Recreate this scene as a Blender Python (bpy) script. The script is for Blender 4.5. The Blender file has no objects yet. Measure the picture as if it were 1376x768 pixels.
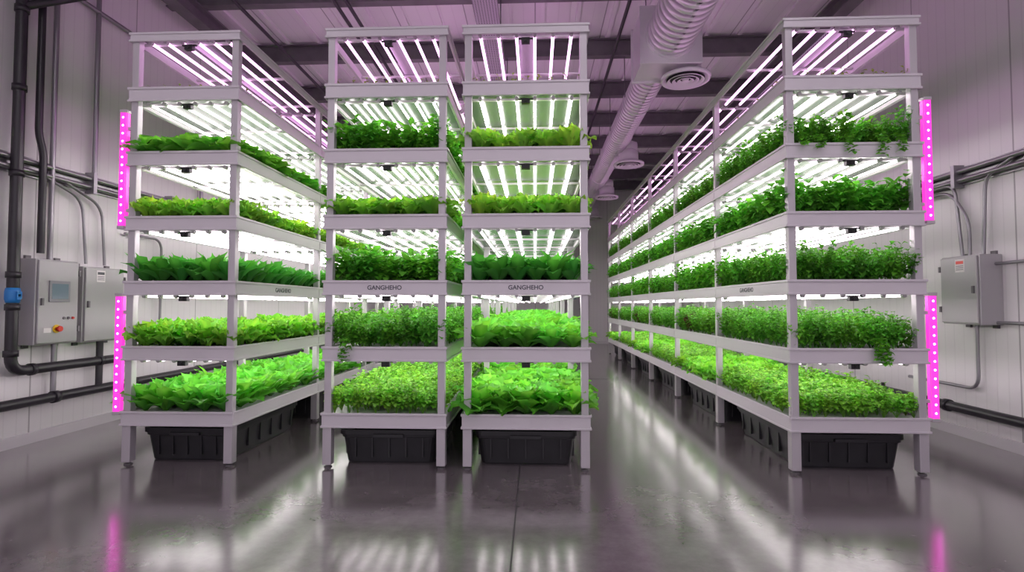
import bpy, math, random
from mathutils import Vector, Matrix

scene = bpy.context.scene
scene.view_settings.view_transform = 'Standard'
scene.view_settings.look = 'None'
scene.view_settings.exposure = 0.0

# ------------------------------------------------------------------ helpers
def mat_new(name):
    m = bpy.data.materials.new(name); m.use_nodes = True
    nt = m.node_tree
    return m, nt, nt.nodes['Principled BSDF']

def pmat(name, col, rough=0.5, metal=0.0, emis=None, estr=0.0, noise=0.0, spec=0.5):
    m, nt, b = mat_new(name)
    b.inputs['Base Color'].default_value = (*col, 1)
    b.inputs['Roughness'].default_value = rough
    b.inputs['Metallic'].default_value = metal
    b.inputs['Specular IOR Level'].default_value = spec
    if emis:
        b.inputs['Emission Color'].default_value = (*emis, 1)
        b.inputs['Emission Strength'].default_value = estr
    if noise > 0:
        tc = nt.nodes.new('ShaderNodeTexCoord')
        n = nt.nodes.new('ShaderNodeTexNoise'); n.inputs['Scale'].default_value = 6; n.inputs['Detail'].default_value = 6
        nt.links.new(tc.outputs['Object'], n.inputs['Vector'])
        r = nt.nodes.new('ShaderNodeValToRGB')
        r.color_ramp.elements[0].color = (*[c*(1-noise) for c in col], 1)
        r.color_ramp.elements[1].color = (*[min(1, c*(1+noise)) for c in col], 1)
        r.color_ramp.elements[0].position = .3; r.color_ramp.elements[1].position = .7
        nt.links.new(n.outputs['Fac'], r.inputs['Fac'])
        nt.links.new(r.outputs['Color'], b.inputs['Base Color'])
    return m

class MB:
    def __init__(s): s.v=[]; s.f=[]; s.m=[]; s.sm=[]
    def box(s, x0,x1,y0,y1,z0,z1, mi=0):
        b=len(s.v)
        s.v += [(x0,y0,z0),(x1,y0,z0),(x1,y1,z0),(x0,y1,z0),(x0,y0,z1),(x1,y0,z1),(x1,y1,z1),(x0,y1,z1)]
        for f in ((0,3,2,1),(4,5,6,7),(0,1,5,4),(1,2,6,5),(2,3,7,6),(3,0,4,7)):
            s.f.append(tuple(b+i for i in f)); s.m.append(mi); s.sm.append(False)
    def rings(s, rings, mi=0, cap0=True, cap1=True, smooth=True):
        b=len(s.v); n=len(rings[0])
        for r in rings: s.v += [tuple(p) for p in r]
        for i in range(len(rings)-1):
            for j in range(n):
                k=(j+1)%n
                s.f.append((b+i*n+j,b+i*n+k,b+(i+1)*n+k,b+(i+1)*n+j)); s.m.append(mi); s.sm.append(smooth)
        if cap0: s.f.append(tuple(b+j for j in reversed(range(n)))); s.m.append(mi); s.sm.append(False)
        if cap1: s.f.append(tuple(b+(len(rings)-1)*n+j for j in range(n))); s.m.append(mi); s.sm.append(False)
    def lathe(s, c, axis, prof, n=24, mi=0, cap0=True, cap1=True):
        c=Vector(c); R=[]
        for t,r in prof:
            ring=[]
            for j in range(n):
                a=2*math.pi*j/n; ca,sa=r*math.cos(a),r*math.sin(a)
                if axis=='z': p=(c.x+ca,c.y+sa,c.z+t)
                elif axis=='y': p=(c.x+sa,c.y+t,c.z+ca)
                else: p=(c.x+t,c.y+ca,c.z+sa)
                ring.append(p)
            R.append(ring)
        s.rings(R,mi,cap0,cap1)
    def cyl(s,c,axis,r,L,n=16,mi=0): s.lathe(c,axis,[(0,r),(L,r)],n,mi)
    def obj(s,name,mats,parent=None,bevel=0.0,loc=None):
        me=bpy.data.meshes.new(name); me.from_pydata(s.v,[],s.f)
        for m in mats: me.materials.append(m)
        me.polygons.foreach_set('material_index', s.m)
        me.polygons.foreach_set('use_smooth', s.sm)
        me.update()
        o=bpy.data.objects.new(name,me); scene.collection.objects.link(o)
        if parent: o.parent=parent
        if loc: o.location=loc
        if bevel>0:
            md=o.modifiers.new('bevel','BEVEL'); md.width=bevel; md.segments=2; md.limit_method='ANGLE'
        return o

def empty(name, loc=(0,0,0)):
    e=bpy.data.objects.new(name,None); e.empty_display_size=.1; e.location=loc
    scene.collection.objects.link(e); return e

def fillet(pts, r, n=6):
    P=[Vector(p) for p in pts]; out=[P[0]]
    for i in range(1,len(P)-1):
        a=(P[i-1]-P[i]); b=(P[i+1]-P[i])
        rr=min(r,a.length*.45,b.length*.45)
        p0=P[i]+a.normalized()*rr; p1=P[i]+b.normalized()*rr
        for k in range(n+1):
            t=k/n
            out.append(p0*(1-t)**2+P[i]*2*t*(1-t)+p1*t*t)
    out.append(P[-1]); return out

def pipe(name, paths, r, mat, parent=None, bend=.12):
    cu=bpy.data.curves.new(name,'CURVE'); cu.dimensions='3D'; cu.bevel_depth=r; cu.bevel_resolution=4; cu.use_fill_caps=True
    for p in paths:
        q=fillet(p,bend); sp=cu.splines.new('POLY'); sp.points.add(len(q)-1)
        for i,v in enumerate(q): sp.points[i].co=(v.x,v.y,v.z,1)
        sp.use_smooth=True
    cu.materials.append(mat)
    o=bpy.data.objects.new(name,cu); scene.collection.objects.link(o)
    if parent: o.parent=parent
    return o

# ------------------------------------------------------------------ constants
XL,XR=-4.27,3.80
YB,YF=-2.0,16.5
ZC=4.9
Y0=3.82; BAY=1.55; NB=6; Y1=Y0+BAY*NB
LEV=[0.39,0.862,1.336,1.812,2.292,2.772]   # tops of the tray fascias
FH=0.10
ZTOP=3.185

# ------------------------------------------------------------------ materials
M_alu   = pmat('powder_coated_aluminium',(0.56,0.53,0.56),0.34,0.15)
M_fasc  = pmat('tray_fascia_plastic',(0.68,0.645,0.68),0.3)
M_tray  = pmat('white_tray',(0.74,0.74,0.74),0.35)
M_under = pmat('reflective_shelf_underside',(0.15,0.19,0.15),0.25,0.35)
M_foot  = pmat('black_rubber',(0.02,0.02,0.022),0.5)
M_black = pmat('black_plastic',(0.024,0.024,0.027),0.42,noise=.2)
M_pipeb = pmat('black_pipe',(0.022,0.02,0.025),0.35)
M_cond  = pmat('galvanised_conduit',(0.30,0.29,0.31),0.35,0.7)
M_steel = pmat('dark_painted_steel',(0.16,0.15,0.16),0.5,0.2,noise=.15)
M_box   = pmat('grey_enamel_cabinet',(0.40,0.39,0.40),0.4,0.1)
M_boxd  = pmat('grey_enamel_cabinet_dark',(0.26,0.26,0.28),0.4,0.1)  # darker grey of the display frame
M_screen= pmat('lcd_screen',(0.08,0.11,0.13),0.15,emis=(.25,.33,.38),estr=.25)
M_red   = pmat('red_plastic',(0.6,0.02,0.01),0.35)
M_yel   = pmat('yellow_plastic',(0.75,0.5,0.02),0.4)
M_blue  = pmat('blue_valve',(0.02,0.2,0.55),0.35)
M_label = pmat('white_label',(0.75,0.72,0.72),0.6)
M_ink   = pmat('label_ink',(0.08,0.08,0.1),0.6)
M_white_led = pmat('white_led_tube',(0.9,0.9,0.9),0.4,emis=(1.0,0.87,0.94),estr=9.5)
M_pink_led  = pmat('pink_led_tube',(0.9,0.8,0.9),0.4,emis=(1.0,0.50,0.97),estr=3.6)
M_mag_diff  = pmat('magenta_diffuser',(0.5,0.02,0.35),0.3,emis=(0.90,0.05,0.56),estr=1.15)
M_mag_led   = pmat('magenta_led_bead',(0.9,0.4,0.8),0.3,emis=(1.0,0.25,0.85),estr=14)
M_fill_panel   = pmat('fill_light_panel',(0.9,0.9,0.9),0.4,emis=(1.0,0.88,0.98),estr=14)  # glow of the added overhead fill fixtures

def duct_mat():
    m,nt,b=mat_new('spiral_duct_metal')
    b.inputs['Base Color'].default_value=(0.76,0.745,0.77,1); b.inputs['Metallic'].default_value=.55; b.inputs['Roughness'].default_value=.36
    tc=nt.nodes.new('ShaderNodeTexCoord'); n=nt.nodes.new('ShaderNodeTexNoise'); n.inputs['Scale'].default_value=9; n.inputs['Detail'].default_value=5
    nt.links.new(tc.outputs['Object'],n.inputs['Vector'])
    r=nt.nodes.new('ShaderNodeMapRange'); r.inputs['To Min'].default_value=.3; r.inputs['To Max'].default_value=.5
    nt.links.new(n.outputs['Fac'],r.inputs['Value']); nt.links.new(r.outputs['Result'],b.inputs['Roughness'])
    return m
M_duct=duct_mat()

def perf_mat():
    m,nt,b=mat_new('perforated_tray_metal')
    b.inputs['Roughness'].default_value=.45; b.inputs['Metallic'].default_value=.4
    tc=nt.nodes.new('ShaderNodeTexCoord'); v=nt.nodes.new('ShaderNodeTexVoronoi'); v.inputs['Scale'].default_value=34; v.inputs['Randomness'].default_value=0
    nt.links.new(tc.outputs['Object'],v.inputs['Vector'])
    r=nt.nodes.new('ShaderNodeValToRGB'); r.color_ramp.interpolation='CONSTANT'
    r.color_ramp.elements[0].color=(.03,.03,.035,1); r.color_ramp.elements[1].color=(.42,.40,.44,1); r.color_ramp.elements[1].position=.32
    nt.links.new(v.outputs['Distance'],r.inputs['Fac']); nt.links.new(r.outputs['Color'],b.inputs['Base Color'])
    return m
M_perf=perf_mat()

def panel_mat(name,axis,base,pitch=1.1,rib=0.11,dark=.45):
    m,nt,b=mat_new(name); N=nt.nodes; L=nt.links
    tc=N.new('ShaderNodeTexCoord'); sx=N.new('ShaderNodeSeparateXYZ'); L.new(tc.outputs['Object'],sx.inputs[0])
    def math_(op,a,bv=None):
        n=N.new('ShaderNodeMath'); n.operation=op
        for i,x in enumerate((a,bv)):
            if x is None: continue
            if isinstance(x,(int,float)): n.inputs[i].default_value=x
            else: L.new(x,n.inputs[i])
        return n.outputs[0]
    c=sx.outputs[axis]
    md=math_('FLOORED_MODULO',c,pitch); seam=math_('LESS_THAN',md,0.014)
    rb=math_('FLOORED_MODULO',c,rib); ribm=math_('LESS_THAN',rb,0.012)
    mix=math_('ADD',math_('MULTIPLY',seam,dark),math_('MULTIPLY',ribm,.07))
    ns=N.new('ShaderNodeTexNoise'); ns.inputs['Scale'].default_value=.8; ns.inputs['Detail'].default_value=5
    L.new(tc.outputs['Object'],ns.inputs['Vector'])
    mix2=math_('ADD',mix,math_('MULTIPLY',ns.outputs['Fac'],.12))
    cr=N.new('ShaderNodeMix'); cr.data_type='RGBA'
    cr.inputs[6].default_value=(*base,1); cr.inputs[7].default_value=(base[0]*.12,base[1]*.12,base[2]*.12,1)
    L.new(mix2,cr.inputs[0]); L.new(cr.outputs[2],b.inputs['Base Color'])
    bp=N.new('ShaderNodeBump'); bp.inputs['Strength'].default_value=.35; bp.inputs['Distance'].default_value=.01
    h=math_('SUBTRACT',1.0,math_('ADD',seam,math_('MULTIPLY',ribm,.4)))
    L.new(h,bp.inputs['Height']); L.new(bp.outputs[0],b.inputs['Normal'])
    b.inputs['Roughness'].default_value=.42
    return m
M_wall=panel_mat('insulated_metal_wall_panel',1,(0.77,0.745,0.76))
M_wallb=panel_mat('insulated_metal_end_panel',0,(0.80,0.77,0.79))
M_ceil=panel_mat('ceiling_metal_panel',0,(0.86,0.84,0.86),pitch=.9,rib=.15,dark=.5)

def floor_mat():
    m,nt,b=mat_new('polished_concrete'); N=nt.nodes; L=nt.links
    tc=N.new('ShaderNodeTexCoord')
    n1=N.new('ShaderNodeTexNoise'); n1.inputs['Scale'].default_value=1.3; n1.inputs['Detail'].default_value=10; n1.inputs['Roughness'].default_value=.65; n1.inputs['Distortion'].default_value=.4
    n2=N.new('ShaderNodeTexNoise'); n2.inputs['Scale'].default_value=9; n2.inputs['Detail'].default_value=8; n2.inputs['Roughness'].default_value=.7
    L.new(tc.outputs['Object'],n1.inputs['Vector']); L.new(tc.outputs['Object'],n2.inputs['Vector'])
    mx=N.new('ShaderNodeMix'); mx.data_type='FLOAT'; mx.inputs[0].default_value=.4
    L.new(n1.outputs['Fac'],mx.inputs[2]); L.new(n2.outputs['Fac'],mx.inputs[3])
    r=N.new('ShaderNodeValToRGB')
    r.color_ramp.elements[0].color=(0.115,0.096,0.104,1); r.color_ramp.elements[0].position=.34
    r.color_ramp.elements[1].color=(0.25,0.22,0.232,1); r.color_ramp.elements[1].position=.66
    L.new(mx.outputs[0],r.inputs['Fac']); L.new(r.outputs['Color'],b.inputs['Base Color'])
    rr=N.new('ShaderNodeMapRange'); rr.inputs['From Min'].default_value=.3; rr.inputs['From Max'].default_value=.7
    rr.inputs['To Min'].default_value=.15; rr.inputs['To Max'].default_value=.24
    L.new(mx.outputs[0],rr.inputs['Value']); L.new(rr.outputs['Result'],b.inputs['Roughness'])
    n3=N.new('ShaderNodeTexNoise'); n3.inputs['Scale'].default_value=2.2; n3.inputs['Detail'].default_value=2
    L.new(tc.outputs['Object'],n3.inputs['Vector'])
    bp=N.new('ShaderNodeBump'); bp.inputs['Strength'].default_value=.03; bp.inputs['Distance'].default_value=.02
    L.new(n3.outputs['Fac'],bp.inputs['Height']); L.new(bp.outputs[0],b.inputs['Normal'])
    b.inputs['Specular IOR Level'].default_value=.9
    b.inputs['Coat Weight'].default_value=.8; b.inputs['Coat Roughness'].default_value=.14; b.inputs['Coat IOR'].default_value=1.6
    return m
M_floor=floor_mat()
M_joint=pmat('floor_joint_sealant',(0.05,0.045,0.048),.5)

def leaf_mat():
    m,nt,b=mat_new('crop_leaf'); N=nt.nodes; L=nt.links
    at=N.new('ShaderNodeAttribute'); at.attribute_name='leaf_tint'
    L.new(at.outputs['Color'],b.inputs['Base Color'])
    b.inputs['Roughness'].default_value=.42; b.inputs['Specular IOR Level'].default_value=.4
    tr=N.new('ShaderNodeBsdfTranslucent')
    hs=N.new('ShaderNodeHueSaturation'); hs.inputs['Value'].default_value=1.35; hs.inputs['Hue'].default_value=.49
    L.new(at.outputs['Color'],hs.inputs['Color']); L.new(hs.outputs['Color'],tr.inputs['Color'])
    mx=N.new('ShaderNodeMixShader'); mx.inputs[0].default_value=.35
    L.new(b.outputs[0],mx.inputs[1]); L.new(tr.outputs[0],mx.inputs[2])
    L.new(mx.outputs[0],N['Material Output'].inputs['Surface'])
    return m
M_leaf=leaf_mat()

# ------------------------------------------------------------------ room shell
b=MB(); b.box(XL-.2,XR+.2,YB,YF+.2,-.2,0); floor=b.obj('floor',[M_floor])
b=MB()
b.box(-.114,-.106,YB,YF,0,.0015)
for y in (-.4,8.6): b.box(XL,XR,y-.004,y+.004,0,.0015)
b.obj('trim_1',[M_joint])
b=MB(); b.box(XL-.2,XL,YB,YF+.2,0,ZC); b.obj('wall_left',[M_wall])
b=MB(); b.box(XR,XR+.2,YB,YF+.2,0,ZC); b.obj('wall_right',[M_wall])
b=MB(); b.box(XL,XR,YF,YF+.2,0,ZC); b.obj('wall_back',[M_wallb])
b=MB(); b.box(XL-.2,XR+.2,YB,YF+.2,ZC,ZC+.15)
x=XL+.3
while x<XR:
    b.box(x,x+.05,YB,YF,ZC-.035,ZC); x+=.45
b.obj('ceiling',[M_ceil])
b=MB(); b.box(XL,XL+.03,YB,YF,0,.09); b.obj('baseboard_left',[M_fasc])
b=MB(); b.box(XR-.03,XR,YB,YF,0,.09); b.obj('baseboard_right',[M_fasc])
b=MB(); b.box(XL+.03,XR-.03,YF-.03,YF,0,.09); b.obj('baseboard_back',[M_fasc])
b=MB(); dx0=.55
b.box(dx0-.07,dx0,YF-.06,YF,0.09,2.2,0); b.box(dx0+1.0,dx0+1.07,YF-.06,YF,0.09,2.2,0); b.box(dx0-.07,dx0+1.07,YF-.06,YF,2.13,2.2,0)
b.box(dx0,dx0+1.0,YF-.045,YF,0.0,2.13,1); b.box(dx0+.3,dx0+.7,YF-.05,YF-.04,1.35,1.85,2)
b.cyl((dx0+.9,YF-.1,1.05),'y',.02,.06,12,3); b.box(dx0+.78,dx0+.92,YF-.11,YF-.09,1.04,1.06,3)
b.obj('door_1',[M_alu,M_box,M_screen,M_steel],bevel=.003)

e=empty('ceiling_beams')
b=MB()
y=1.65
while y<YF:
    b.box(XL,XR,y-.055,y+.055,4.62,4.635); b.box(XL,XR,y-.055,y+.055,4.85,4.865); b.box(XL,XR,y-.006,y+.006,4.635,4.85)
    y+=1.45
for xx in (XL+.35,XR-.35):
    b.box(xx-.08,xx+.08,YB,YF,4.43,4.45); b.box(xx-.08,xx+.08,YB,YF,4.6,4.62); b.box(xx-.008,xx+.008,YB,YF,4.45,4.6)
b.obj('steel_sections',[M_steel],e)
pipe('ceiling_conduits',[[(1.06,YB,4.55),(1.06,YF,4.55)],[(-2.1,YB,4.55),(-2.1,YF,4.55)],[(-2.25,YB,4.57),(-2.25,YF,4.57)],[(-3.3,YB,4.5),(-3.3,YF,4.5)]],.022,M_pipeb,None)
b=MB(); cx=-.52
b.box(cx-.13,cx+.13,YB,YF,4.30,4.31,0); b.box(cx-.13,cx-.12,YB,YF,4.31,4.37,0); b.box(cx+.12,cx+.13,YB,YF,4.31,4.37,0)
y=1.65
while y<YF:
    for s in (-.135,.135): b.cyl((cx+s,y,4.29),'z',.006,.33,8,1)
    b.box(cx-.15,cx+.15,y-.015,y+.015,4.27,4.30,1); y+=1.45
b.obj('cable_tray',[M_perf,M_steel])

for (hx,hy) in ((-2.6,.3),(0.5,.3),(2.5,.3),(-2.6,2.2),(0.5,2.2),(2.5,2.2)):  # out-of-view fixtures, added to brighten the foreground floor and rack fronts
    e=empty('added_fill_light')
    b=MB(); b.box(hx-.6,hx+.6,hy-.10,hy+.10,4.24,4.30); b.box(hx-.62,hx+.62,hy-.14,hy-.10,4.20,4.28); b.box(hx-.62,hx+.62,hy+.10,hy+.14,4.20,4.28)
    for s in (-.5,.5): b.cyl((hx+s,hy,4.30),'z',.005,.565,8)
    b.obj('housing',[M_alu],e,bevel=.003)
    b=MB(); b.box(hx-.58,hx+.58,hy-.09,hy+.09,4.225,4.238); b.obj('lens',[M_fill_panel],e)

# ------------------------------------------------------------------ duct
duct=empty('spiral_air_duct')
DX,DZ=1.45,4.05
def spiral(y0,y1,r,name):
    b=MB(); prof=[]; y=y0
    while y<y1-.1:
        prof += [(y,r),(y+.085,r),(y+.09,r+.006),(y+.1,r+.006),(y+.105,r)]; y+=.105
    prof.append((y1,r))
    b.lathe((DX,0,DZ),'y',prof,36); return b.obj(name,[M_duct],duct)
spiral(1.0,5.72,.25,'main_duct'); spiral(6.3,YF,.19,'branch_duct')
b=MB()
b.lathe((DX,0,DZ),'y',[(5.66,.275),(5.74,.275)],36)
b.box(DX-.31,DX+.31,5.72,6.22,DZ-.30,DZ+.29,0)
b.box(DX-.33,DX+.33,5.70,5.74,DZ-.32,DZ+.31,0); b.box(DX-.33,DX+.33,6.20,6.24,DZ-.32,DZ+.31,0)
b.lathe((DX,0,DZ),'y',[(6.24,.24),(6.34,.2)],36)
for yy in (7.6,9.05,11.95,13.4): b.lathe((DX,0,DZ),'y',[(yy,.205),(yy+.04,.205)],36)
b.obj('plenum_and_collars',[M_duct],duct,bevel=.004)
b=MB(); y=1.65
while y<YF:
    if y>4:
        for s in (-.2,.2): b.cyl((DX+s,y,DZ),'z',.006,.6,8)
    y+=1.45
b.obj('hanger_rods',[M_steel],duct)
M_diff=pmat('diffuser_white_metal',(0.74,0.72,0.75),.4,.1)
M_slot=pmat('diffuser_slot_dark',(0.03,0.03,0.035),.6)
for yy in (6.0,9.65,12.6,15.6):
    b=MB(); c=(1.68,yy,3.66)
    b.lathe((c[0],yy,3.70),'z',[(0,.17),(.2,.17),(.24,.13)],32,0)
    b.lathe((DX+.05,yy,3.98),'x',[(0,.13),(.22,.13),(.32,.10)],24,0)
    b.lathe(c,'z',[(.045,.265),(.03,.27),(0.0,.26),(0.012,.235),(.05,.2)],40,0,True,True)
    for r0 in (.20,.145,.09):
        b.lathe(c,'z',[(-.004,r0),(-.01,r0-.005),(.02,r0-.035)],40,0,False,False)
    b.lathe(c,'z',[(.018,.205),(.02,.205)],40,1)
    b.lathe(c,'z',[(-.01,.035),(.02,.04)],24,0)
    b.obj('air_diffuser',[M_diff,M_slot],duct)

# ------------------------------------------------------------------ rack builder
def totes(x0,x1):
    w=(x1-x0)-.16
    cx=(x0+x1)/2
    me=None
    for k in range(NB):
        yc=Y0+BAY*k+.09+.60
        if me is None:
            b=MB()
            def rr(hx,hy,z,r=.05,n=4):
                out=[]
                for qx,qy,a0 in ((1,1,0),(-1,1,90),(-1,-1,180),(1,-1,270)):
                    for i in range(n+1):
                        a=math.radians(a0+90*i/n); out.append((qx*(hx-r)+r*math.cos(a),qy*(hy-r)+r*math.sin(a),z))
                return out
            hx=w/2; hy=.58
            b.rings([rr(hx-.05,hy-.05,0),rr(hx-.045,hy-.045,.012),rr(hx-.022,hy-.022,.19),rr(hx-.012,hy-.012,.195),rr(hx-.01,hy-.01,.215),
                     rr(hx,hy,.217),rr(hx,hy,.25),rr(hx-.02,hy-.02,.25),rr(hx-.025,hy-.025,.2),rr(hx-.06,hy-.06,.02)],0,True,True,False)
            n=5
            for i in range(n):
                xx=-hx+.12+(2*hx-.24)*i/(n-1)
                for s in (-1,1):
                    ya,yb=sorted((s*(hy-.036),s*(hy-.016)))
                    b.box(xx-.005,xx+.005,ya,yb,.05,.195)
            for i in range(6):
                yy=-hy+.12+(2*hy-.24)*i/5
                for s in (-1,1):
                    xa,xb=sorted((s*(hx-.036),s*(hx-.018)))
                    b.box(xa,xb,yy-.005,yy+.005,.05,.195)
            for s in (-1,1):
                ya,yb=sorted((s*(hy-.005),s*(hy+.018)))
                b.box(-.11,.11,ya,yb,.2,.222)
            o=b.obj('storage_tote',[M_black],None,loc=(cx,yc,0)); me=o.data
        else:
            o=bpy.data.objects.new('storage_tote',me); scene.collection.objects.link(o); o.location=(cx,yc,0)
        o.rotation_euler[2]=random.Random(k+int(x0*100)).uniform(-.015,.015)

def build_rack(x0,x1,front_label=True,side_label=None):
    R=empty('vertical_farming_rack',(0,0,0))
    pw=.052; t=.012
    b=MB()
    ys=[Y0+t+pw/2]+[Y0+BAY*k for k in range(1,NB)]+[Y1-t-pw/2]
    xs=[x0+t+pw/2,x1-t-pw/2]
    for yy in ys:
        for xx in xs:
            b.box(xx-pw/2,xx+pw/2,yy-pw/2,yy+pw/2,.29,ZTOP-.01)
            b.box(xx-pw/2-.006,xx+pw/2+.006,yy-pw/2-.006,yy+pw/2+.006,.022,.30)
    b.obj('posts',[M_alu],R,bevel=.004)
    b=MB()
    for yy in ys:
        for xx in xs:
            b.cyl((xx,yy,.008),'z',.012,.03,10); b.lathe((xx,yy,0),'z',[(0,.028),(.006,.028),(.012,.016)],16)
    b.obj('levelling_feet',[M_steel],R)
    b=MB()
    def frame(zt,zb):
        b.box(x0,x1,Y0,Y0+t,zb,zt); b.box(x0,x1,Y1-t,Y1,zb,zt)
        b.box(x0,x0+t,Y0+t,Y1-t,zb,zt); b.box(x1-t,x1,Y0+t,Y1-t,zb,zt)
        for za,zc in ((zt-.014,zt+.004),(zb-.003,zb+.012)):
            b.box(x0-.007,x1+.007,Y0-.008,Y0,za,zc); b.box(x0-.007,x0,Y0,Y1,za,zc); b.box(x1,x1+.007,Y0,Y1,za,zc)
    for z in LEV: frame(z,z-FH)
    frame(ZTOP,ZTOP-.062)
    for k in range(1,NB):
        for z in LEV:
            for xx in (x0-.004,x1-.004): b.box(xx,xx+.008,Y0+BAY*k-.03,Y0+BAY*k+.03,z-FH+.014,z-.016)
    b.obj('tray_fascias',[M_fasc],R,bevel=.003)
    b=MB()
    for z in LEV:
        b.box(x0+t,x1-t,Y0+t,Y1-t,z-.03,z-.012,0)
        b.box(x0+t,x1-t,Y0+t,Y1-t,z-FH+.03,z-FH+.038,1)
    b.obj('grow_trays',[M_tray,M_under],R)
    bw=MB(); bp=MB(); bc=MB()
    n=6
    for li in range(len(LEV)):
        zt = (LEV[li+1]-FH) if li<len(LEV)-1 else ZTOP-.05
        tgt = bw if li<len(LEV)-1 else bp
        zl = zt-.008 if li<len(LEV)-1 else zt
        for k in range(NB):
            ya=Y0+BAY*k+.07; yb=Y0+BAY*(k+1)-.05
            for i in range(n):
                xx=x0+.12+(x1-x0-.24)*i/(n-1)
                tgt.cyl((xx,ya,zl),'y',.009 if tgt is bw else .0115,yb-ya,8)
                bc.cyl((xx,ya-.03,zl),'y',.014,.03,8); bc.cyl((xx,yb,zl),'y',.014,.03,8)
            for fy in (.08,.5,.92) :
                yy=Y0+BAY*(k+fy); b0=zl+.012
                bc.box(x0+t,x1-t,yy-.012,yy+.012,b0,b0+.014)
    bw.obj('white_led_tubes',[M_white_led],R); bp.obj('pink_led_tubes',[M_pink_led],R); bc.obj('lamp_holders',[M_alu],R)
    cx=(x0+x1)/2
    b=MB(); b.box(cx-.05,cx+.05,Y0+.1,Y1-.1,ZTOP-.02,ZTOP+.015); b.obj('driver_tray',[M_perf],R)
    b=MB()
    for z in LEV[1:]+[ZTOP+.035]:
        zb=z-FH
        b.box(cx-.03,cx+.03,Y0+.04,Y0+.075,zb-.045,zb-.008); b.cyl((cx,Y0+.03,zb-.028),'y',.011,.012,12)
        b.box(cx-.055,cx+.055,Y0+.05,Y0+.065,zb-.014,zb-.006)
    b.obj('climate_sensors',[M_foot],R)
    def label(txt,loc,rot,size=.05):
        cu=bpy.data.curves.new('label','FONT'); cu.body=txt; cu.size=size; cu.align_x='CENTER'; cu.align_y='CENTER'; cu.extrude=.0006; cu.offset=.0008
        cu.materials.append(M_ink); o=bpy.data.objects.new('printed_label',cu); scene.collection.objects.link(o)
        o.location=loc; o.rotation_euler=rot; o.parent=R
    if front_label: label('GANGHEHO',(cx,Y0-.001,LEV[2]-.05),(math.pi/2,0,0),.044)
    if side_label:
        s,zi=side_label
        if s>0: label('GANGHEHO',(x1+.001,Y0+.75,zi-.05),(math.pi/2,0,math.pi/2))
        else: label('GANGHEHO',(x0-.001,Y0+.75,zi-.05),(math.pi/2,0,-math.pi/2))
    totes(x0,x1)
    return R

RX=[(-3.01,-2.175),(-1.527,-.631),(-.519,.388),(1.76,2.69)]
build_rack(*RX[0],front_label=False,side_label=(1,LEV[2]))
build_rack(*RX[1]); build_rack(*RX[2])
build_rack(*RX[3],front_label=False,side_label=(-1,LEV[2]))

# ------------------------------------------------------------------ magenta side bars
def grow_bar(x,side,z0,z1):
    e=empty('magenta_grow_light_bar'); y=Y0+.03
    b=MB()
    b.box(x-.024,x+.024,y,y+.035,z0,z1,0)
    b.box(x-.028,x+.028,y-.012,y+.04,z0-.02,z0+.004,0); b.box(x-.028,x+.028,y-.012,y+.04,z1-.004,z1+.02,0)
    for zz in (z0+.12,z1-.12):
        xa,xb=sorted((x-side*.02,x-side*.055)); b.box(xa,xb,y+.005,y+.03,zz-.012,zz+.012,0)
    b.obj('housing',[M_alu],e,bevel=.003)
    b=MB(); b.box(x-.022,x+.022,y-.010,y,z0+.004,z1-.004); 
    b.box(x-.027,x-.0241,y,y+.03,z0+.004,z1-.004); b.box(x+.0241,x+.027,y,y+.03,z0+.004,z1-.004)
    b.obj('diffuser',[M_mag_diff],e)
    b=MB(); n=14
    for i in range(n):
        zz=z0+.04+(z1-z0-.08)*i/(n-1); b.lathe((x,y-.015,zz),'y',[(0,.003),(.002,.006),(.005,.008)],12)
    b.obj('led_beads',[M_mag_led],e)
for (z0,z1) in ((1.745,2.60),(.38,1.23)):
    grow_bar(-3.065,-1,z0,z1); grow_bar(2.745,1,z0,z1)

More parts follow.
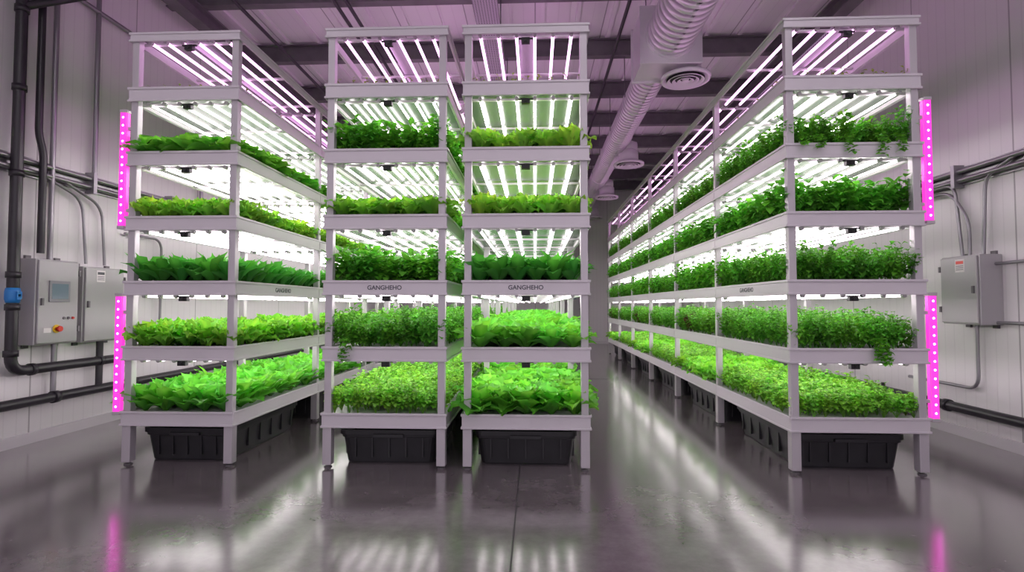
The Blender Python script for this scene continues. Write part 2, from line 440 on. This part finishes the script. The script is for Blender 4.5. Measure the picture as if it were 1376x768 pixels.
# ------------------------------------------------------------------ plants
class Leaves:
    def __init__(s,seed): s.v=[]; s.f=[]; s.c=[]; s.r=random.Random(seed)
    def leaf(s,p,az,e0,Ln,W,curl,cup,ruf,col,n=4,cols=3,pk=.6,pet=.15,bl=1.3):
        r=s.r; b=len(s.v)
        dx,dy=math.cos(az),math.sin(az); px,py=-dy,dx
        x,y,z=p; h=0; zz=z; ph=r.uniform(0,6.28); twist=r.uniform(-.25,.25)
        ds=Ln/n
        for i in range(n+1):
            q=i/n
            e=e0-curl*q*q*1.2
            if i>0:
                h+=ds*math.cos(e); zz+=ds*math.sin(e)
            if q<=pk: w=pet+(1-pet)*math.sin(math.pi/2*(q/pk))
            else: w=math.cos(math.pi/2*.86*((q-pk)/(1-pk))**bl) if bl>1.4 else math.cos(math.pi/2*((q-pk)/(1-pk))**bl)*.93+.07
            w*=W
            for j in range(cols):
                t=-1+2*j/(cols-1)
                lat=t*w
                back=0.0
                if bl>1.4 and i==n: back=-ds*.55*t*t   # rounded tip
                up=cup*abs(t)*w*1.0 + twist*lat
                if ruf and abs(t)>.4: up+=ruf*math.sin(q*17+ph+(1.7 if t>0 else 0))*(abs(t)**2)
                if ruf and i==n: up+=ruf*.8*math.sin(t*5+ph)
                ux,uz=-math.sin(e),math.cos(e)
                hh=h+back*math.cos(e); zb=back*math.sin(e)
                s.v.append((x+dx*(hh+ux*up)+px*lat, y+dy*(hh+ux*up)+py*lat, zz+zb+uz*up))
                mid=abs(t)<.1 and cols>2
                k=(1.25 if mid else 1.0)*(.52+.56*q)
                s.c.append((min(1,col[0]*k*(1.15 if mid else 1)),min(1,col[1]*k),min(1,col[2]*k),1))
        for i in range(n):
            for j in range(cols-1):
                a=b+i*cols+j; s.f.append((a,a+1,a+cols+1,a+cols))
    def stem(s,p0,p1,r0,col):
        b=len(s.v)
        for p,rr in ((p0,r0),(p1,r0*.6)):
            for k in range(3):
                a=k*2.094; s.v.append((p[0]+rr*math.cos(a),p[1]+rr*math.sin(a),p[2])); s.c.append((*col,1))
        for k in range(3):
            l=(k+1)%3; s.f.append((b+k,b+l,b+3+l,b+3+k))
    def mesh(s,name):
        me=bpy.data.meshes.new(name); me.from_pydata(s.v,[],s.f)
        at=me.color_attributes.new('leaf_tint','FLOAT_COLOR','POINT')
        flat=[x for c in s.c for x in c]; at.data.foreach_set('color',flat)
        me.polygons.foreach_set('use_smooth',[True]*len(me.polygons)); me.materials.append(M_leaf); me.update(); return me

BW,BL=.80,1.50
def jc(r,c,v=.18):
    k=1+r.uniform(-v,v); g=r.uniform(-.10,.07)
    return (c[0]*k*(1+g*1.5),c[1]*k,c[2]*k*(1-g))
def rosette_bed(name,seed,sp,nl,Ln,W,elev,curl,cup,ruf,col,n=4,cols=3,pk=.6,edge=.09,hvar=.15,bl=2.2):
    L=Leaves(seed); r=L.r
    nx=max(2,round((BW-2*edge)/sp)+1); ny=round(BL/sp)
    for i in range(nx):
        for j in range(ny):
            x=-BW/2+edge+(BW-2*edge)*i/(nx-1)+r.uniform(-.015,.015)
            y=-BL/2+BL*(j+.5)/ny+r.uniform(-.015,.015)
            sc=1+r.uniform(-hvar,hvar); pc=jc(r,col,.16); a0=r.uniform(0,6.28)
            for k in range(nl):
                q=k/(nl-1)
                az=a0+k*2.399+r.uniform(-.2,.2)
                e0=math.radians(elev[0]+(elev[1]-elev[0])*q+r.uniform(-8,8))
                ll=Ln*sc*(.62+.38*math.sin(math.pi*(.25+.5*q)))*r.uniform(.85,1.1)
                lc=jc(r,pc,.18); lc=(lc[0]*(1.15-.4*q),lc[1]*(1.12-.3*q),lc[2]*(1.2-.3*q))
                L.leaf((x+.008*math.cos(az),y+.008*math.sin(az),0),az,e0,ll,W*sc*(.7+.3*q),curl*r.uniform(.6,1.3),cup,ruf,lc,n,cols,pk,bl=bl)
    return L.mesh(name)
def herb_bed(name,seed,sp,stems,leaves,H,spread,ls,lw,col,ruf=0,edge=.05,hvar=.2,trail=0,n=2,red=0,q0=.45):
    L=Leaves(seed); r=L.r
    nx=round((BW-2*edge)/sp)+1; ny=round(BL/sp)
    for i in range(nx):
        for j in range(ny):
            x=-BW/2+edge+(BW-2*edge)*i/(nx-1)+r.uniform(-.02,.02)
            y=-BL/2+BL*(j+.5)/ny+r.uniform(-.02,.02)
            pc=jc(r,col,.18); ph=H*(1+r.uniform(-hvar,hvar))
            if red and r.random()<red: pc=(.12,.03,.025)
            for s_ in range(stems):
                az=r.uniform(0,6.28); rad=spread*math.sqrt(r.random()); h=ph*(1-.35*(rad/spread)**2)*r.uniform(.75,1.08)
                tip=(x+rad*math.cos(az),y+rad*math.sin(az),h)
                L.stem((x,y,0),tip,.0015,(pc[0]*.8,pc[1]*.7,pc[2]))
                for k in range(leaves):
                    q=q0+(1-q0)*k/max(1,leaves-1)
                    p=(x+(tip[0]-x)*q,y+(tip[1]-y)*q,h*q)
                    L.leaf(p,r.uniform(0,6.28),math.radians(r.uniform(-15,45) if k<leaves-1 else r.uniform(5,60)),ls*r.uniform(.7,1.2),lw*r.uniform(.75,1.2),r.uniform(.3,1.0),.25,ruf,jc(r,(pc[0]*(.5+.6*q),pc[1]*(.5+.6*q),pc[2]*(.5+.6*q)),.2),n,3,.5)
    for t in range(trail):
        x=r.uniform(-BW/2+.05,BW/2-.05); side=r.choice((-1,1))
        y=side*BL/2
        px,py,pz=x,y,.06
        kl=r.randint(5,8)
        for k in range(kl):
            py+=side*(.016 if k<4 else .002); pz-=(0.0 if k<2 else .022); px+=r.uniform(-.012,.012)
            for m in range(5): L.leaf((px+r.uniform(-.018,.018),py,pz),r.uniform(0,6.28),r.uniform(-.3,.8),ls,lw,.5,.2,ruf,jc(r,col),n,3,.5)
    return L.mesh(name)

G_light=(0.30,0.74,0.06); G_mid=(0.165,0.60,0.05); G_dark=(0.085,0.43,0.045); G_yel=(0.40,0.80,0.075); G_herb=(0.135,0.50,0.04)
BEDS={}
def two(key,fn,*a,**k): BEDS[key]=[fn(key+'_a',11,*a,**k),fn(key+'_b',37,*a,**k)]
two('butter_lettuce_bed',rosette_bed,.17,17,.20,.070,(86,30),.85,.40,.012,(0.21,.66,.055),5,5,.6)
two('romaine_lettuce_bed',rosette_bed,.16,16,.24,.052,(86,38),.65,.35,.008,G_mid,5,3,.6,bl=1.8)
two('spinach_bed',rosette_bed,.135,14,.225,.045,(88,48),.7,.3,.005,G_dark,4,3,.6,bl=1.8)
two('frilly_lettuce_bed',rosette_bed,.14,20,.17,.050,(87,40),.75,.35,.020,G_yel,6,5,.78,bl=2.8)
two('loose_leaf_lettuce_bed',rosette_bed,.145,18,.20,.056,(87,36),.8,.32,.019,G_light,6,5,.75,bl=2.6)
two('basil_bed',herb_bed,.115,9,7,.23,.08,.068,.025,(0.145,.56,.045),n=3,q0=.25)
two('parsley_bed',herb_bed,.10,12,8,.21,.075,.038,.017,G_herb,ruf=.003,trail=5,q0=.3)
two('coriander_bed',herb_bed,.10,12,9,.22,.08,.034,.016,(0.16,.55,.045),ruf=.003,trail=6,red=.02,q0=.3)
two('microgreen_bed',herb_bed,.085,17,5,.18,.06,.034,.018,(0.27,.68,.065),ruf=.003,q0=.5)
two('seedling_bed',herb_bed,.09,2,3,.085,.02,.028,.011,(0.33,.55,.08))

PLAN=[
 [('romaine_lettuce_bed',1.0),('loose_leaf_lettuce_bed',1.1),('spinach_bed',1.08),('frilly_lettuce_bed',1.1),('butter_lettuce_bed',.82),('seedling_bed',.7)],
 [('microgreen_bed',1.1),('parsley_bed',1.2),('basil_bed',1.05),('loose_leaf_lettuce_bed',1.0),('basil_bed',1.05),('seedling_bed',1.0)],
 [('butter_lettuce_bed',1.15),('romaine_lettuce_bed',.98),('spinach_bed',1.1),('frilly_lettuce_bed',1.15),('frilly_lettuce_bed',1.1),('seedling_bed',1.1)],
 [('microgreen_bed',1.0),('coriander_bed',1.15),('parsley_bed',1.25),('basil_bed',1.15),('coriander_bed',1.1),('seedling_bed',1.0)],
]
for ri,(x0,x1) in enumerate(RX):
    w=x1-x0; cx=(x0+x1)/2
    for li,(kind,zs) in enumerate(PLAN[ri]):
        e=empty(kind,(cx,0,LEV[li]-.012))
        for k in range(NB):
            kk=kind
            if ri==3 and li==0 and k>0: kk='loose_leaf_lettuce_bed' if k%2 else 'microgreen_bed'
            if ri==3 and li==2 and k in (1,3): kk='basil_bed'
            me=BEDS[kk][(k+li+ri)%2]
            o=bpy.data.objects.new('plants',me); scene.collection.objects.link(o); o.parent=e
            o.location=(0,Y0+BAY*(k+.5),0); o.scale=((w-.03)/BW,1.0,zs)
            o.rotation_euler[2]=math.pi*((k+ri)%2)

# ------------------------------------------------------------------ left wall services
e=empty('black_water_pipes'); wx=XL+.09
pipe('supply_main',[[(wx,4.14,ZC-.4),(wx,4.14,.63),(wx,5.75,.63)]],.042,M_pipeb,e,.12)
pipe('supply_riser',[[(wx+.01,4.31,ZC-.4),(wx+.01,4.31,2.6),(wx+.01,4.36,2.45),(wx+.01,4.36,1.6)]],.028,M_pipeb,e,.08)
pipe('drain_main',[[(XL+.11,YB,.37),(XL+.11,14,.37)]],.042,M_pipeb,e)
pipe('cabinet_drain',[[(wx,5.02,.85),(wx,5.02,.40)]],.03,M_pipeb,e)
pipe('top_branch',[[(wx,4.14,3.9),(wx,3.0,3.9)],[(wx,4.14,3.6),(wx+.3,4.5,3.9),(wx+.3,4.5,4.3)]],.034,M_pipeb,e,.08)
b=MB()
for z in (.75,1.12,1.38,2.2,2.9,3.55): b.lathe((wx,4.14,z),'z',[(0,.05),(.05,.05)],20)
for y in (4.3,5.0,5.6): b.lathe((wx,y,.63),'y',[(0,.05),(.04,.05)],20)
for y in (3.6,4.5,5.4,6.5): b.lathe((XL+.11,y,.37),'y',[(0,.052),(.05,.052)],20)
for y in (5.9,8.4): b.box(XL+.095,XL+.125,y,y+.03,.0,.335)
b.obj('couplings',[M_pipeb],e)
b=MB(); b.lathe((wx,4.14,1.18),'z',[(0,.045),(.03,.052),(.09,.052),(.12,.045)],20); b.box(wx+.04,wx+.06,4.13,4.15,1.23,1.25); b.box(wx+.055,wx+.06,4.12,4.16,1.21,1.27)
b.obj('blue_valve',[M_blue],e)

e=empty('wall_conduits')
cxw=XL+.05
pipe('riser_conduits',[[(cxw,4.5,ZC-.3),(cxw,4.5,1.55)],[(cxw+.02,4.55,.85),(cxw+.02,4.55,.4)],
    [(cxw,4.95,4.2),(cxw,4.95,2.35)],[(cxw,4.5,4.0),(cxw,6.6,4.0),(cxw,6.6,2.35)]],.022,M_cond,e,.15)
pipe('rail_conduits',[[(cxw,YB,2.28),(cxw,YF-.5,2.28)],[(cxw,YB,2.36),(cxw,YF-.5,2.36)]],.022,M_cond,e)
pipe('cabinet_conduits',[[(cxw,4.4,2.28),(cxw,4.82,2.15),(cxw,4.88,1.55)],[(cxw,4.6,2.28),(cxw,5.05,2.12),(cxw,5.1,1.55)],[(cxw,5.35,1.9),(cxw,5.9,1.9),(cxw,5.9,.6)]],.013,M_cond,e,.14)
b=MB(); b.box(XL,XL+.02,YB,YF,2.24,2.40)
y=.5
while y<YF: b.box(XL,XL+.09,y,y+.04,2.22,2.42); y+=1.1
b.obj('strut_channel',[M_cond],e)

def cabinet(name,side,y0,y1,z0,z1,dep,kind):
    e=empty(name); X=XL if side<0 else XR; sg=1 if side<0 else -1
    def bx(b,d0,d1,a0,a1,c0,c1,mi=0):
        xa,xb=sorted((X+sg*d0,X+sg*d1)); b.box(xa,xb,a0,a1,c0,c1,mi)
    b=MB(); bx(b,.0,dep,y0,y1,z0,z1); b.obj('enclosure',[M_box],e,bevel=.006)
    b=MB(); bx(b,dep+.002,dep+.02,y0+.012,y1-.012,z0+.012,z1-.012); b.obj('cabinet_door',[M_box],e,bevel=.005)
    b=MB(); 
    for zz in (z0+.1,z1-.13): bx(b,dep-.01,dep+.028,y1-.012,y1+.006,zz,zz+.05)
    bx(b,dep+.02,dep+.035,y0+.03,y0+.05,(z0+z1)/2-.03,(z0+z1)/2+.03)
    for zz in (z0-.03,z1): bx(b,0,.02,y0+.04,y0+.09,zz,zz+.03); bx(b,0,.02,y1-.09,y1-.04,zz,zz+.03)
    b.obj('hinges_and_latch',[M_steel],e)
    if kind=='control':
        ym=(y0+y1)/2
        b=MB(); bx(b,dep+.02,dep+.03,ym-.10,ym+.10,z1-.36,z1-.18,0); bx(b,dep+.03,dep+.032,ym-.08,ym+.08,z1-.335,z1-.205,1); b.obj('display',[M_boxd,M_screen],e,bevel=.002)
        b=MB(); X1=X+sg*(dep+.02)
        b.lathe((X1,ym-.02,z0+.13),'x',[(0,.036),(.008,.036)],20,1); b.lathe((X1+.008,ym-.02,z0+.13),'x',[(0,.016),(.02,.016),(.022,.026),(.035,.023)],20,0)
        for i,mm in enumerate((2,2,0)): b.lathe((X1,ym+.05+.045*i,z0+.22),'x',[(0,.012),(.012,.01)],14,mm)
        b.box(X1,X1+.002,ym-.14,ym-.07,z0+.1,z0+.14,3)
        b.obj('buttons',[M_red,M_yel,M_steel,M_label],e)
    else:
        b=MB(); bx(b,dep+.02,dep+.0225,y0+.13,y0+.23,z1-.14,z1-.03,0); bx(b,dep+.0225,dep+.0232,y0+.14,y0+.22,z1-.07,z1-.045,1)
        for i in range(3): bx(b,dep+.0225,dep+.0232,y0+.14,y0+.22,z1-.12+.015*i,z1-.115+.015*i,2)
        b.obj('warning_label',[M_label,M_red if side>0 else M_ink,M_ink],e)
cabinet('control_cabinet',-1,4.27,4.68,.83,1.55,.15,'control')
cabinet('electrical_cabinet',-1,4.76,5.24,.82,1.52,.13,'plain')
cabinet('electrical_junction_box',1,4.54,4.95,1.0,1.58,.18,'plain')

# ------------------------------------------------------------------ right wall services
e=empty('wall_conduits'); cx=XR-.05
pipe('rail_conduits',[[(cx,YB,2.34),(cx,YF-.5,2.34)],[(cx,YB,2.26),(cx,YF-.5,2.26)]],.022,M_cond,e)
pipe('drop_conduits',[[(cx,5.6,2.24),(cx,4.95,2.24),(cx,4.88,1.58)],[(cx,5.6,2.18),(cx,5.0,2.18),(cx,4.80,1.9),(cx,4.80,1.58)],[(cx,4.3,2.34),(cx,4.62,2.24),(cx,4.66,1.58)],
    [(cx,4.75,1.0),(cx,4.75,.45),(cx,5.6,.45)],[(cx,4.54,1.5),(cx,2.5,1.5)],[(cx,4.54,1.02),(cx,2.5,1.02)]],.014,M_cond,e,.12)
b=MB(); b.box(XR-.02,XR,YB,YF,2.22,2.38)
y=.5
while y<YF: b.box(XR-.09,XR,y,y+.04,2.2,2.4); y+=1.1
b.obj('strut_channel',[M_cond],e)
e=empty('black_drain_pipe')
pipe('drain_main',[[(XR-.11,YB,.27),(XR-.11,14,.27)]],.042,M_pipeb,e)
b=MB()
for y in (2.8,3.9,5.0,6.5): b.lathe((XR-.11,y,.27),'y',[(0,.053),(.05,.053)],20)
for y in (3.4,6.0,8,10): b.box(XR-.13,XR-.04,y,y+.03,.20,.225); b.box(XR-.06,XR-.035,y,y+.03,0,.33)
b.obj('couplings_and_brackets',[M_pipeb],e)

# ------------------------------------------------------------------ world + camera
w=bpy.data.worlds.new('world'); scene.world=w; w.use_nodes=True
w.node_tree.nodes['Background'].inputs[0].default_value=(0.87,0.775,0.875,1)
w.node_tree.nodes['Background'].inputs[1].default_value=1.1

cam=bpy.data.cameras.new('camera'); co=bpy.data.objects.new('camera',cam); scene.collection.objects.link(co)
co.location=(0,0,1.16); co.rotation_euler=(math.radians(92.06),0,math.radians(2.45))
cam.sensor_width=36; cam.lens=724/1376*36; cam.clip_start=.05
scene.camera=co
